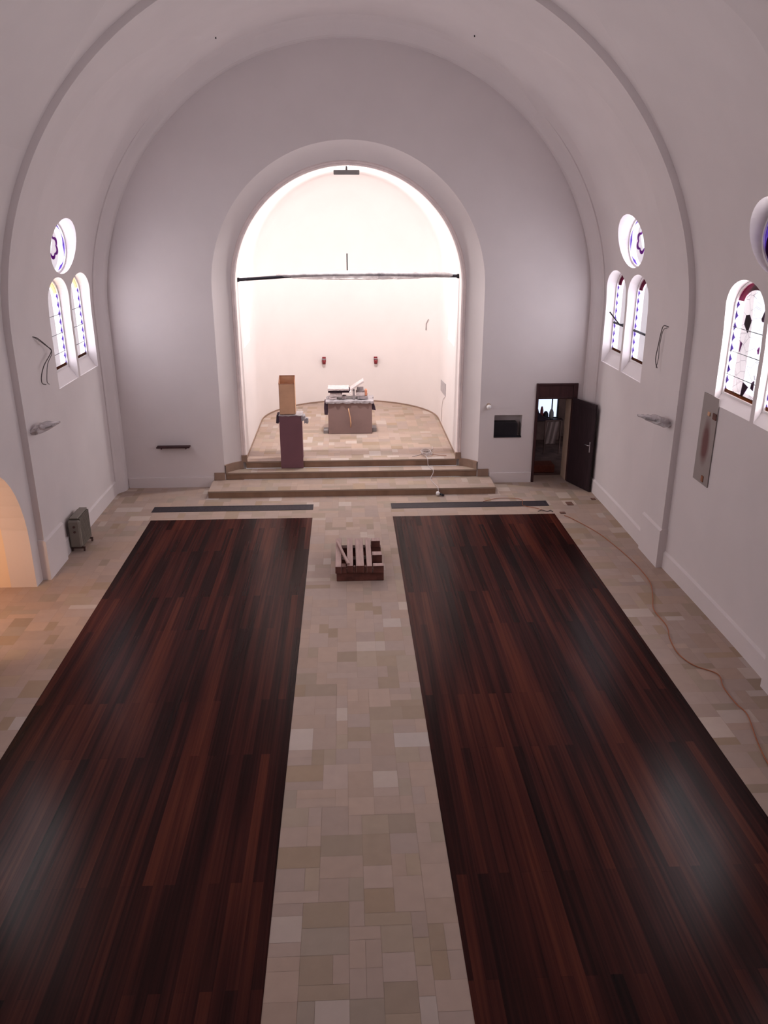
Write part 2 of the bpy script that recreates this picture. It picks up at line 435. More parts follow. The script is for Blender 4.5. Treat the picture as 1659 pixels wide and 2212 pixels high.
for w in WINS:
    s = w['side']; xin = X0+s*(WX-0.9); xout = X0+s*(WX+0.8); mb = MB()
    if w['kind'] == 'rose':
        poly = [(w['y']+w['hw']*cos(2*pi*k/40), w['z']+w['rz']*sin(2*pi*k/40)) for k in range(40)]
        mb.prism(poly, lambda u, v, q: (q, u, v), xin, xout)
    else:
        pin = arch_poly(w['y'], w['hw'], w['zb'], w['zs'], w['rz'])
        secs = [(xin, 0), (X0+s*(WX+0.02), 0), (X0+s*(WX+GD-0.02), 0.24), (xout, 0.24)]
        rings = []
        for x, dz in secs: rings.append([Vector((x, u, v+(dz if i < 2 else 0))) for i, (u, v) in enumerate(pin)])
        n = len(pin); vs = [v for r_ in rings for v in r_]; fs = [tuple(range(n)), tuple(range(4*n-1, 3*n-1, -1))]
        for i in range(3):
            for k in range(n): fs.append((i*n+k, i*n+(k+1) % n, (i+1)*n+(k+1) % n, (i+1)*n+k))
        mb.add(vs, fs)
    cut[s].append(mb.build('cutter', M['plaster']))
# arched side doorway in the left wall
mb = MB(); mb.prism(arch_poly(11.50, 1.27, -0.2, 0.80, 1.59), lambda u, v, q: (q, u, v), X0-(WX-0.5), X0-(WX+0.9))
cut[-1].append(mb.build('cutter', M['plaster']))
boolean(wl, cut[-1]); boolean(wr, cut[1])
for o in (wl, wr, ce): autosmooth(o, 6)

# windows themselves
GM = {}
wn = 0
for w in WINS:
    wn += 1; s = w['side']
    xg = X0+s*(WX+GD+(0.0 if w['kind'] == 'lancet' else -0.10))
    if w['kind'] == 'rose':
        cz = w['z']; outer = [(w['y']+w['hw']*cos(2*pi*k/40), cz+w['rz']*sin(2*pi*k/40)) for k in range(40)]
        hz = w['rz']
    else:
        zb = w['zb']+0.22; outer = arch_poly(w['y'], w['hw'], zb, w['zs'], w['rz']); cz = (zb+w['zs']+w['rz'])/2; hz = (w['zs']+w['rz']-zb)/2
    t = 0.035
    cy = w['y']
    inner = [(cy+(u-cy)*(1-t/w['hw']), cz+(v-cz)*(1-t/hz)) for u, v in outer]
    n = len(outer); mb = MB(); a, b = xg-0.03, xg+0.03
    vs = [(a, u, v) for u, v in outer]+[(a, u, v) for u, v in inner]+[(b, u, v) for u, v in outer]+[(b, u, v) for u, v in inner]
    fs = []
    for k in range(n):
        k2 = (k+1) % n
        fs += [(k, k2, n+k2, n+k), (2*n+k, 3*n+k, 3*n+k2, 2*n+k2), (n+k, n+k2, 3*n+k2, 3*n+k), (k, 2*n+k, 2*n+k2, k2)]
    mb.add(vs, fs)
    fr = mb.build('window_%d' % wn, M['white_enamel'], origin=(xg, cy, cz)); struct(fr)
    key = (w['kind'], w['dens'], s)
    if key not in GM: GM[key] = glass_mat('stained_glass_%s_%d' % (w['kind'], int(100*w['dens'])), w['kind'], w['dens'], w['hw'], hz, near=not w['far'], side=s)
    mb = MB(); mb.prism([(u-cy, v-cz) for u, v in inner], lambda u, v, q: (q, u, v), -0.004, 0.004)
    pane = mb.build('pane', GM[key], fr)
    # iron saddle bars
    if w['kind'] == 'lancet':
        zl = [-0.55, -0.2, 0.15] if not (w['far'] and s == 1) else [-0.25]
        for q in zl:
            rr = 0.006 if not (w['far'] and s == 1) else 0.026
            MB().tube([(-s*0.012, -w['hw']+0.03, q), (-s*0.012, w['hw']-0.03, q)], rr, 6).build('glazing_bar', M['black'], fr)
    L_ = SKY_L*0.37
    if not w['far']: L_ = SKY_L*(1.0 if w['y'] > 9 else (0.6 if s > 0 else 0.4))
    area_light('daylight', (xg+s*0.12, cy, cz), (-s, 0, 0), 2*hz*1.08 if False else w['hw']*2.2, hz*2.2, radiance=L_, color=SKY_C if not w['far'] else (0.97, 0.93, 1.0),
               shape='ELLIPSE' if w['kind'] == 'rose' else 'RECTANGLE')
# opened casement stay in the far right lancet
MB().tube([(X0+WX-0.05, 17.15, 4.05), (X0+WX+0.08, 16.85, 3.83), (X0+WX+0.22, 16.75, 3.86)], 0.014, 6).build('window_stay', M['black'])
tag(bpy.data.objects['window_stay'], 'thin black window stay sticking out of the right lancet window nearest the door', 'window stay')

# ------------------------------------------------------------------ chancel wall with arch, doorway, niche
AX, AZ, AR = 0.09, 4.46, 2.52           # apse axis, springing, radius
mb = MB(); mb.box(X0-6.0, X0+6.0, YB, YB+0.5, -0.3, 10.2)
wb = mb.build('wall_back', M['plaster']); struct(wb)
def arch_ring(r, y, zb=-0.6, n=48):
    return [Vector((AX-r, y, zb)), Vector((AX+r, y, zb))]+[Vector((AX+r*cos(pi*k/n), y, AZ+r*sin(pi*k/n))) for k in range(n+1)]
cs = []
secs = [(2.965, YB-0.2), (2.965, YB), (2.90, YB+0.10), (2.80, YB+0.20), (2.69, YB+0.28), (2.60, YB+0.32), (2.60, YB+0.6)]
rings = [arch_ring(r, y) for r, y in secs]; n = len(rings[0]); fs = [tuple(range(n)), tuple(range(len(rings)*n-1, (len(rings)-1)*n-1, -1))]
for i in range(len(rings)-1):
    for k in range(n): fs.append((i*n+k, i*n+(k+1) % n, (i+1)*n+(k+1) % n, (i+1)*n+k))
cs.append(MB().add([v for r_ in rings for v in r_], fs).build('cutter', M['plaster']))
cs.append(MB().box(4.36, 5.26, YB-0.3, YB+0.9, -0.5, 2.34).build('cutter', M['plaster']))
cs.append(MB().box(3.40, 4.05, YB-0.3, YB+0.28, 1.10, 1.63).build('cutter', M['plaster']))
boolean(wb, cs); autosmooth(wb, 25)
# front wall behind the camera
struct(MB().box(-6, 6.3, -5.3, -5.0, -0.3, 10.2).build('wall_front', M['plaster']))
# thin moulding of the arch
mb = MB(); r0 = arch_ring(2.595, 0, 0.5); r1 = arch_ring(2.515, 0, 0.5)
r0 = r0[1:]+r0[:1]; r1 = r1[1:]+r1[:1]
prof = [(2.605, YB+0.335), (2.575, YB+0.32), (2.560, YB+0.333), (2.545, YB+0.333), (2.53, YB+0.32), (2.50, YB+0.335), (2.50, YB+0.49), (2.605, YB+0.49)]
rows = []
for k in range(-1, 50):
    row = []
    for r, y in prof+prof[:1]:
        if k == -1: row.append(Vector((AX+r, y, 0.5)))
        elif k == 49: row.append(Vector((AX-r, y, 0.5)))
        else: row.append(Vector((AX+r*cos(pi*k/48), y, AZ+r*sin(pi*k/48))))
    rows.append(row)
mb.grid(rows, False); o = mb.build('trim_1', M['arch_trim']); struct(o); autosmooth(o, 20)

# ------------------------------------------------------------------ apse
YC = 22.38
def apse_pt(r, t, el):
    """t in [0,1] along plan (right straight -> semicircle -> left straight); el elevation deg (<=0 : z value in wall)"""
    pass
plan = [(1, 0, y) for y in (YB+0.42, 19.2, 20.0, 20.8, 21.6)]
NP = 48
def apse_rows(r, r2):
    rows = []
    A = [('s', 1, y) for y in (YB+0.40, 19.2, 20.0, 20.8, 21.6)]+[('c', pi*k/NP, 0) for k in range(NP+1)]+[('s', -1, y) for y in (21.6, 20.8, 20.0, 19.2, YB+0.40)]
    for z in (0.3, 1.5, 3.0, 4.0):
        rows.append([Vector((AX+r*s, y, z)) if t == 's' else Vector((AX+r*cos(s), YC+r*sin(s), z)) for t, s, y in A])
    for k in range(0, 33):
        e = pi/2*k/32
        row = []
        for t, s, y in A:
            if t == 's': row.append(Vector((AX+s*r*cos(e), y, AZ+r2*sin(e))))
            else: row.append(Vector((AX+r*cos(e)*cos(s), YC+r*cos(e)*sin(s), AZ+r2*sin(e))))
        rows.append(row)
    return rows
ri = apse_rows(AR, AR); ro = apse_rows(AR+0.35, AR+0.35)
mb = MB(); mb.grid(ri); mb.grid(ro); mb.grid([ri[0], ro[0]], False)
mb.grid([[r[0] for r in ri], [r[0] for r in ro]], False); mb.grid([[r[-1] for r in ri], [r[-1] for r in ro]], False)
wa = mb.build('wall_apse', M['apse_plaster']); struct(wa)
cs = []
AW = []
for s in (-1, 1):
    for cy in (20.15,):
        poly = arch_poly(cy, 0.62, 3.0, 4.55, 0.5); xa, xb = AX+s*2.2, AX+s*3.2
        cs.append(MB().prism(poly, lambda u, v, q: (q, u, v), xa, xb).build('cutter', M['plaster'])); AW.append((s, cy))
boolean(wa, cs); autosmooth(wa, 12)
GA = glass_mat('stained_glass_apse', 'lancet', 0.1, 0.62, 1.0)
for s, cy in AW:
    wn += 1; xg = AX+s*2.74; zb, zs_, rz, hw = 3.0, 4.55, 0.5, 0.62; cz = 4.02; hz = 1.02
    outer = arch_poly(cy, hw, zb, zs_, rz); inner = [(cy+(u-cy)*.94, cz+(v-cz)*.965) for u, v in outer]; n = len(outer); a, b = xg-.03, xg+.03
    vs = [(a, u, v) for u, v in outer]+[(a, u, v) for u, v in inner]+[(b, u, v) for u, v in outer]+[(b, u, v) for u, v in inner]; fs = []
    for k in range(n):
        k2 = (k+1) % n
        fs += [(k, k2, n+k2, n+k), (2*n+k, 3*n+k, 3*n+k2, 2*n+k2), (n+k, n+k2, 3*n+k2, 3*n+k), (k, 2*n+k, 2*n+k2, k2)]
    fr = MB().add(vs, fs).build('window_%d' % wn, M['white_enamel'], origin=(xg, cy, cz)); struct(fr)
    MB().prism([(u-cy, v-cz) for u, v in inner], lambda u, v, q: (q, u, v), -0.004, 0.004).build('pane', GA, fr)
    area_light('daylight', (xg+s*0.1, cy, cz), (-s, 0, 0), 1.3, 2.1, radiance=APSE_L*(1.0 if s > 0 else 0.9), color=(1.0, 0.97, 0.98))

# ------------------------------------------------------------------ floors
def tone():
    t = RND.gauss(1.0, 0.045); q = RND.random()
    c = [0.41, 0.312, 0.262]
    if q < 0.06: c = [0.49, 0.41, 0.365]
    elif q < 0.16: c = [0.345, 0.26, 0.195]
    elif q < 0.36: c = [0.375, 0.295, 0.232]
    j = RND.uniform(-.012, .012)
    return (c[0]*t+j, c[1]*t, c[2]*t-j, 1)
def tiles(regions, z, cell=0.142, gap=0.0010, inside=None):
    vs, fs, cols = [], [], []
    for (x0, x1, y0, y1) in regions:
        nx = max(1, round((x1-x0)/cell)); ny = max(1, round((y1-y0)/cell)); dx = (x1-x0)/nx; dy = (y1-y0)/ny
        used = set()
        for j in range(ny):
            for i in range(nx):
                if (i, j) in used: continue
                opts = [(2, 2), (2, 2), (2, 1), (1, 2), (3, 2), (2, 2), (2, 3), (3, 1)]
                RND.shuffle(opts)
                for w_, h_ in opts+[(1, 1)]:
                    if i+w_ > nx or j+h_ > ny: continue
                    if any((i+a, j+b) in used for a in range(w_) for b in range(h_)): continue
                    break
                for a in range(w_):
                    for b in range(h_): used.add((i+a, j+b))
                xa, xb, ya, yb = x0+i*dx+gap, x0+(i+w_)*dx-gap, y0+j*dy+gap, y0+(j+h_)*dy-gap
                if inside and not inside((xa+xb)/2, (ya+yb)/2): continue
                o = len(vs); vs += [(xa, ya, z), (xb, ya, z), (xb, yb, z), (xa, yb, z)]; fs.append((o, o+1, o+2, o+3)); cols.append(tone())
    return vs, fs, cols
def tile_obj(name, base_boxes, regions, z, inside=None, cell=0.142, extra=None):
    vs, fs, cols = tiles(regions, z, cell, inside=inside)
    nt = len(fs); g = (0.28, 0.21, 0.165, 1)
    for bx in base_boxes:
        x0, x1, y0, y1, z0, z1 = bx; o = len(vs)
        vs += [(x, y, zz) for x in (x0, x1) for y in (y0, y1) for zz in (z0, z1)]
        for f in [(0, 1, 3, 2), (4, 6, 7, 5), (0, 4, 5, 1), (2, 3, 7, 6), (0, 2, 6, 4), (1, 5, 7, 3)]:
            fs.append(tuple(i+o for i in f)); cols.append(g)
    if extra:
        v2, f2 = extra; o = len(vs); vs += v2; fs += [tuple(i+o for i in f) for f in f2]; cols += [g]*len(f2)
    me = bpy.data.meshes.new(name); me.from_pydata(vs, [], fs)
    ca = me.color_attributes.new('tone', 'FLOAT_COLOR', 'CORNER')
    for p in me.polygons:
        for li in p.loop_indices: ca.data[li].color = cols[p.index]
    me.materials.append(M['stone_tile']); o = bpy.data.objects.new(name, me); COL.objects.link(o); return o
AL, AR_, PL, PR, YP = -0.770, 0.922, -4.135, 4.378, 15.90
fl = tile_obj('floor', [(-5.9, 6.2, -5.2, 18.6, -0.12, -0.002), (-8.4, -5.9, 8.5, 13.0, -0.12, -0.002)],
              [(AL, AR_, 0.5, YP), (-5.6, PL, 0.5, YP), (PR, 6.0, 0.5, YP), (-5.6, 6.0, YP, YB+0.02), (-8.0, -5.6, 9.0, 12.8), (4.36, 5.26, YB+.02, YB+.5)], 0.0)
struct(fl)
for i, (a, b) in enumerate(((PL, AL), (AR_, PR))):
    o = MB().box(a, b, -1.0, YP, -0.001, 0.003).build('floor.%03d' % (i+1), M['parquet'], origin=((a+b)/2, 8, 0)); struct(o)
# floor grilles
for a, b, lab in ((-4.23, -0.775, 'long narrow dark floor grille in front of the altar steps, left of the aisle'), (0.925, 4.38, 'long narrow dark floor grille in front of the altar steps, right of the aisle')):
    e = empty('floor_grille', ((a+b)/2, 16.55, 0.003)); tag(e, lab, 'floor grille', 'floor grilles before the altar steps')
    w_ = (b-a)/2
    mb = MB(); mb.box(-w_, w_, -0.165, -0.14, 0, 0.006).box(-w_, w_, 0.14, 0.165, 0, 0.006).box(-w_, -w_+0.03, -0.14, 0.14, 0, 0.006).box(w_-0.03, w_, -0.14, 0.14, 0, 0.006)
    mb.build('grille_frame', M['grille'], e)
    mb = MB()
    mb.box(-w_+.03, w_-.03, -.14, .14, 0, 0.001)
    k = 0
    x = -w_+0.04
    while x < w_-0.04: mb.box(x, x+0.012, -0.14, 0.14, 0.001, 0.006); x += 0.03
    mb.build('grille_slats', M['grille'], e)
# sanctuary steps and apse floor
def step(name, x0, x1, y0, y1, z0, z1, regions, label, inside=None, extra=None):
    e = empty(name, ((x0+x1)/2, y0, z0)); tag(e, label, 'step', 'stone steps up to the apse')
    o = tile_obj('tread', [(x0, x1, y0, y1, z1-0.035, z1-0.002)], regions, z1, inside, extra=extra); o.parent = e; o.matrix_parent_inverse = Matrix.Translation(-Vector(e.location))
    r = MB().box(x0+.006, x1-.006, y0+0.012, y0+0.035, z0, z1-0.035).box(x0+.006, x0+.03, y0+0.035, y1, z0, z1-0.035).box(x1-.03, x1-.006, y0+0.035, y1, z0, z1-0.035).build('riser', M['riser'], e)
    r.matrix_parent_inverse = Matrix.Translation(-Vector(e.location)); return e
step('altar_step', -3.155, 3.352, 17.25, YB-0.002, 0.0, 0.16, [(-3.15, 3.347, 17.26, YB-.002)], 'lowest and widest of the three stone steps, its deep tread nearest the dark grilles')
step('altar_step', -2.86, 3.04, YB, 18.43, 0.16, 0.33, [(-2.855, 3.035, YB+.01, 18.42)], 'middle one of the three stone steps, shallow tread just under the apse arch')
def in_apse(x, y):
    if y < YC: return abs(x-AX) < AR+.1
    return (x-AX)**2+(y-YC)**2 < (AR+.1)**2
step('altar_step', -2.42, 2.60, 18.42, 18.62, 0.33, 0.50, [(-2.415, 2.595, 18.43, 18.62)], 'topmost of the three stone steps, edging the raised floor of the apse')
struct(tile_obj('floor.003', [(-2.9, 3.1, 18.62, 25.2, 0.3, 0.498)], [(AX-AR-.05, AX+AR+.05, 18.62, 25.0)], 0.50, in_apse))
# stone skirtings that climb with the steps
k = 1
def splay(r): return r
for s in (-1, 1):
    k += 1; mb = MB(); xa = AX+s*2.965
    xo = -3.12 if s < 0 else 3.31
    mb.box(min(xo, xa), max(xo, xa), YB-0.03, YB+0.0, 0.16, 0.34)
    mb.box(min(xo, xo-s*0.03), max(xo, xo-s*0.03), YB-0.03, YB, 0.0, 0.16)
    pts = [(2.965, YB-0.03), (2.965, YB), (2.90, YB+0.10), (2.80, YB+0.20), (2.69, YB+0.28), (2.60, YB+0.32)]
    rows = [[Vector((AX+s*(r-.035), y-0.012, z)) for r, y in pts] for z in (0.33, 0.52)]
    rows.append([Vector((AX+s*(r+.01), y+0.02, 0.52)) for r, y in pts]); mb.grid(rows, False)
    mb.box(min(AX+s*2.60, AX+s*2.47), max(AX+s*2.60, AX+s*2.47), YB+0.30, YB+0.36, 0.50, 0.66)
    struct(mb.build('trim_%d' % k, M['skirt'], recalc=False))
# thin brown skirting round the apse
rows = []
A = [('s', 1, 18.62), ('s', 1, 20.5)]+[('c', pi*k/NP, 0) for k in range(NP+1)]+[('s', -1, 20.5), ('s', -1, 18.62)]
for r, z in ((AR-.002, 0.5), (AR-0.02, 0.5), (AR-0.02, 0.535), (AR-.002, 0.54)):
    rows.append([Vector((AX+r*s, y, z)) if t == 's' else Vector((AX+r*cos(s), YC+r*sin(s), z)) for t, s, y in A])
struct(MB().grid(rows, False).build('baseboard_apse', M['skirt'], recalc=False))

# plaster plinths of walls and pilasters
def plinth(name, s, y0, y1, off, h):
    mb = MB(); xw = X0+s*(R+off+0.0); t = 0.035
    prof = [(0.35, -0.02), (-t, -0.02), (-t, h-0.035), (0.0, h), (0.35, h)]
    mb.prism([(p[0], p[1]) for p in prof], lambda u, v, q: (xw+s*u, q, v), y0, y1)
    return struct(mb.build(name, M['plaster']))
def bayoff(y, yc, hw0, base, D0):
    u = (y-yc)/hw0; return base+D0+BULGE*(1-u*u)
def bay_plinth(name, s, y0, y1, bay, h):
    yc, hw0, base, D0 = bay; bl = 0.02; mb = MB(); rows = []
    n = 10
    for du, z in ((0.3, -0.02), (-0.035, -0.02), (-0.035, h-0.035), (0.005, h), (0.3, h)):
        row = []
        for i in range(n+1):
            y = y0+(y1-y0)*i/n; u = max(-1, min(1, (y-yc)/hw0))
            row.append(Vector((X0+s*(R+base+D0+bl*(1-u*u)+du), y, z)))
        rows.append(row)
    mb.grid(rows, False); return struct(mb.build(name, M['plaster'], recalc=True))
bay_plinth('baseboard_right', 1, 13.97, 17.62, BAYS[4], 0.33)
bay_plinth('baseboard_left', -1, 13.97, 17.62, BAYS[4], 0.33)
bay_plinth('baseboard_right.001', 1, 9.19, 13.05, BAYS[3], 0.33)
bay_plinth('baseboard_left.002', -1, 9.19, 10.07, BAYS[3], 0.33)
bay_plinth('baseboard_right.002', 1, 4.48, 8.38, BAYS[2], 0.33)
for s, nm in ((1, 'right'), (-1, 'left')):
    plinth('baseboard_%s.0%d' % (nm, 10), s, 13.05, 13.97, 0.0, 0.74)
    plinth('baseboard_%s.0%d' % (nm, 11), s, 8.41, 9.15, 0.0, 0.74)
struct(MB().box(-5.1, -3.13, YB-0.03, YB+0.01, -0.01, 0.24).build('baseboard_back', M['plaster']))
struct(MB().box(3.34, 4.33, YB-0.03, YB+0.01, -0.01, 0.24).build('baseboard_back.001', M['plaster']))

# ------------------------------------------------------------------ side room behind the left doorway (warm lamp light)
mb = MB(); mb.box(-8.3, X0-(R+.545), 12.775, 12.9, -0.1, 3.3); o = mb.build('wall_side_room', M['plaster_warm']); struct(o)
struct(MB().box(-8.4, -8.2, 8.7, 12.9, -0.1, 3.3).build('wall_side_room.001', M['plaster_warm']))
struct(MB().box(-8.3, X0-(R+.5), 8.7, 8.9, -0.1, 3.3).build('wall_side_room.002', M['plaster_warm']))
struct(MB().box(-8.4, X0-(R+.5), 8.7, 12.9, 3.3, 3.4).build('ceiling.001', M['plaster_warm']))
ld = bpy.data.lights.new('side_room_lamp', 'POINT'); ld.energy = WARM_W; ld.color = (1.0, 0.70, 0.50); ld.shadow_soft_size = 0.15
lo = bpy.data.objects.new('side_room_lamp', ld); COL.objects.link(lo); lo.location = (-6.25, 10.3, 2.1)

# ------------------------------------------------------------------ room behind the open door
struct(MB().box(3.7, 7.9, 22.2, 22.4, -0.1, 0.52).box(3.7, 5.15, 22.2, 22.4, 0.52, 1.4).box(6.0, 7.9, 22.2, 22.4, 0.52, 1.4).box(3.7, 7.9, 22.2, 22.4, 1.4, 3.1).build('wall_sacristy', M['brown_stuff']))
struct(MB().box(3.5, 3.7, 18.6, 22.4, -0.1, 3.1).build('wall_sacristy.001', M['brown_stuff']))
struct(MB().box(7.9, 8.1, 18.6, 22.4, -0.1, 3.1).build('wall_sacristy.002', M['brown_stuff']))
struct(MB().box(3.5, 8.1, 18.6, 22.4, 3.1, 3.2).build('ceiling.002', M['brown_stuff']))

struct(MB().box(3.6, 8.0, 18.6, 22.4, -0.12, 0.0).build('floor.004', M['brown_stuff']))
# ------------------------------------------------------------------ the sacristy door
d = empty('door_1', (4.35, YB, 0)); struct(d)
def child(mb, name, m, par, base):
    o = mb.build(name, m, par); o.matrix_parent_inverse = Matrix.Translation(-Vector(base)); return o
b0 = (4.35, YB, 0)
mb = MB(); mb.cbox(4.34, 4.40, YB-0.035, YB+0.1, 0, 2.36, .006).cbox(5.20, 5.30, YB-0.035, YB+0.1, 0, 2.36, .006).cbox(4.40, 5.20, YB-0.03, YB+0.1, 2.31, 2.36, .006)
child(mb, 'door_frame', M['frame_wood'], d, b0)
child(MB().cbox(4.395, 5.205, YB-0.01, YB+0.05, 2.03, 2.315, .01).cbox(4.395, 5.205, YB-0.03, YB+0.06, 2.00, 2.045, .006), 'transom_panel', M['frame_wood'], d, b0)
child(MB().box(5.185, 5.20, YB+0.1, YB+0.5, 0, 2.0), 'door_reveal', M['jamb'], d, b0)
lf = empty('leaf_hinge', (0, 0, 0)); bpy.data.objects.remove(lf)
ang = atan2(17.29-18.055, 5.50-5.215)
mt_ = Matrix.Translation((5.215, 18.055, 0)) @ Matrix.Rotation(ang, 4, 'Z')
leaf = MB().cbox(0, 0.86, -0.02, 0.02, 0.012, 2.03, .005, mt_)
leaf.cbox(0.0, 0.86, -0.03, -0.018, 1.93, 2.03, .004, mt_)
lfo = child(leaf, 'door_leaf', M['dark_wood'], d, b0)
mh = MB().box(0.755, 0.785, -0.034, -0.02, 0.93, 1.17, mt_)
pts = [mt_ @ Vector(p) for p in ((0.77, -0.03, 1.09), (0.77, -0.07, 1.09), (0.75, -0.075, 1.09), (0.65, -0.075, 1.09))]
mh.tube(pts, 0.011, 8)
o = mh.build('door_handle', M['chrome'], lfo)
o['label'] = 'bright metal lever handle'

# ------------------------------------------------------------------ sacristy contents
wn += 1
wx = empty('window_%d' % wn, (5.57, 22.25, 0.95)); struct(wx)
bw = (5.57, 22.25, 0.95)
child(MB().box(5.15, 6.0, 22.22, 22.26, 0.52, 0.56).box(5.15, 6.0, 22.22, 22.26, 1.36, 1.4).box(5.15, 5.19, 22.22, 22.26, 0.56, 1.36).box(5.96, 6.0, 22.22, 22.26, 0.56, 1.36).box(5.80, 5.83, 22.22, 22.26, .56, 1.36), 'window_frame', M['black'], wx, bw)
def daylight_glass():
    m, N, L, b = new_mat('window_glass'); N.remove(b)
    t = N.new('ShaderNodeBsdfTransparent'); t.inputs[0].default_value = (0.85, 0.9, 1, 1)
    g = N.new('ShaderNodeBsdfGlossy'); mx = N.new('ShaderNodeMixShader'); mx.inputs[0].default_value = 0.05
    L.new(t.outputs[0], mx.inputs[1]); L.new(g.outputs[0], mx.inputs[2]); L.new(mx.outputs[0], N['Material Output'].inputs['Surface']); return m
M['glass'] = daylight_glass()
child(MB().box(5.17, 5.98, 22.238, 22.242, 0.54, 1.38), 'pane', M['glass'], wx, bw)

# ------------------------------------------------------------------ altar under its covers
e = empty('altar', (0.075, 21.2, 0.5)); tag(e, 'wide altar boxed in brown hardboard in the middle of the apse, junk piled on top', 'altar'); be = (0.075, 21.2, 0.5)
mb = MB(); mb.cbox(-0.505, 0.655, 20.86, 21.50, 0.505, 1.335, .008); child(mb, 'board_cover', M['hardboard'], e, be)
def wavy_slab(x0, x1, y0, y1, z0, z1, nx=22, ny=10, amp=.02, seed=1):
    rr = random.Random(seed); mb = MB()
    top = []; bot = []
    for j in range(ny+1):
        rt = []; rb = []
        for i in range(nx+1):
            edge = 1 if i in (0, nx) or j in (0, ny) else 0
            x = x0+(x1-x0)*i/nx+rr.uniform(-1, 1)*amp*edge; y = y0+(y1-y0)*j/ny+rr.uniform(-1, 1)*amp*edge
            rt.append(Vector((x, y, z1+rr.uniform(-1, 1)*amp*.5-edge*amp*.6))); rb.append(Vector((x, y, z0+edge*amp*rr.uniform(-1, .3))))
        top.append(rt); bot.append(rb)
    mb.grid(top, False); mb.grid(bot, False)
    mb.grid([top[0], bot[0]], False); mb.grid([top[-1], bot[-1]], False)
    mb.grid([[r[0] for r in top], [r[0] for r in bot]], False); mb.grid([[r[-1] for r in top], [r[-1] for r in bot]], False)
    return mb
o = child(wavy_slab(-0.545, 0.70, 20.82, 21.55, 1.34, 1.40, seed=3), 'plastic_cover', M['plastic_grey'], e, be); o['label'] = 'crumpled grey plastic sheet'
def flap(pts, th=0.02):
    """pts: quad strip list of (x,z) polygon at y; extruded thickness"""
    return lambda y: MB().prism(pts, lambda u, v, q: (u, q, v), y, y+th)
o = child(MB().prism([(-0.60, 1.34), (-0.505, 1.345), (-0.505, 1.10), (-0.515, 1.02), (-0.60, 1.03), (-0.61, 1.2)], lambda u, v, q: (u, q, v), 20.87, 21.3), 'cloth_flap', M['dark_cloth'], e, be)
o = child(MB().prism([(0.655, 1.345), (0.70, 1.34), (0.725, 1.22), (0.755, 1.13), (0.69, 1.14), (0.655, 1.15)], lambda u, v, q: (u, q, v), 20.87, 21.3), 'cloth_flap', M['dark_cloth'], e, be)
child(MB().cbox(-0.64, -0.505, 20.93, 21.2, 0.50, 0.60, .01), 'foot', M['lamp_grey'], e, be)
child(MB().cbox(0.655, 0.78, 21.05, 21.35, 0.50, 0.61, .01), 'foot', M['lamp_grey'], e, be)
o = child(MB().tube([(0.03, 20.858, 1.19), (0.05, 20.856, 1.08), (0.075, 20.855, 0.95), (0.09, 20.856, 0.80), (0.085, 20.858, .68)], [0.012, .018, .014, .02, .012], 6), 'paint_streak', M['cardboard'], e, be)
# junk on the altar
def zx(v): return (v-870)/1050+0.10
def zz(v): return 1.412-(v-755)/1050*1.28
def bundle(name, x0, x1, y0, y1, zt, zb, m, label, depth=(20.95, 21.35), b=0.02, group='things piled on the altar', rot=0):
    X0_, X1_ = zx(x0), zx(x1); Z1, Z0 = zz(zt)-.005, zz(zb)+.007
    mb = wavy_slab(X0_, X1_, depth[0], depth[1], Z0, Z1, 8, 5, amp=.008, seed=int(x0+zt))
    o = mb.build(name, M[m], origin=((X0_+X1_)/2, sum(depth)/2, Z0)); tag(o, label, 'parcel', group); return o
bundle('wrapped_parcel', 285, 480, 0, 0, 700, 755, 'white_bundle', 'pale parcel at the bottom left of the pile on the altar')
bundle('wrapped_parcel', 300, 625, 0, 0, 610, 698, 'white_bundle', 'thick white parcel on the left of the altar, just under the flat board')
bundle('small_block', 640, 740, 0, 0, 680, 755, 'white_bundle', 'small white block standing alone in the middle of the altar top', (21.0, 21.15))
bundle('wrapped_parcel', 1050, 1340, 0, 0, 690, 755, 'grey_bundle', 'grey parcel lowest in the right half of the pile on the altar', (20.95, 21.4))
bundle('wrapped_parcel', 1015, 1255, 0, 0, 610, 688, 'white_bundle', 'white parcel second from the bottom on the right of the altar', (20.98, 21.4))
bundle('wrapped_parcel', 1050, 1225, 0, 0, 545, 608, 'grey_bundle', 'grey parcel on the right of the altar, right under the tilted board', (21.02, 21.4))
bundle('orange_rag', 1262, 1320, 0, 0, 560, 685, 'orange_bundle', 'small orange bundle at the right end of the pile on the altar', (21.0, 21.2))
X_0, X_1 = zx(300), zx(860)
o = MB().cbox(X_0-.05, X_1, 20.93, 21.4, zz(606), zz(565), .004).build('flat_board', M['dark_cloth'], origin=(zx(580), 21.1, zz(606)))
tag(o, 'dark flat board bridging the parcels on the left half of the altar', 'board', 'things piled on the altar')
mb = wavy_slab(X_0-.06, X_1-.04, 20.91, 21.42, zz(563)+.012, zz(525)+.012, 14, 6, .008, 9)
o = mb.build('white_sheet', M['white_bundle'], origin=(zx(580), 21.1, zz(563))); tag(o, 'thick white sheet lying flat on the dark board at the left of the altar', 'sheet', 'things piled on the altar')
a_ = atan2(290, 350); mt_ = Matrix.Translation((zx(875), 21.15, zz(590)+.02)) @ Matrix.Rotation(-a_*0.84, 4, 'Y')
o = MB().cbox(0, 0.42, -0.2, 0.2, 0.0, 0.045, .006, mt_).build('tilted_board', M['white_bundle'])
tag(o, 'long white board tilted up to the right on top of the altar pile', 'board', 'things piled on the altar')
o = MB().tube([(zx(870), 20.95, zz(560)), (zx(840), 20.93, zz(590)), (zx(850), 20.92, zz(630)), (zx(885), 20.93, zz(640))], .014, 6).build('bent_pipe', M['white_enamel'])
tag(o, 'short bent white pipe at the low end of the tilted board on the altar', 'pipe')
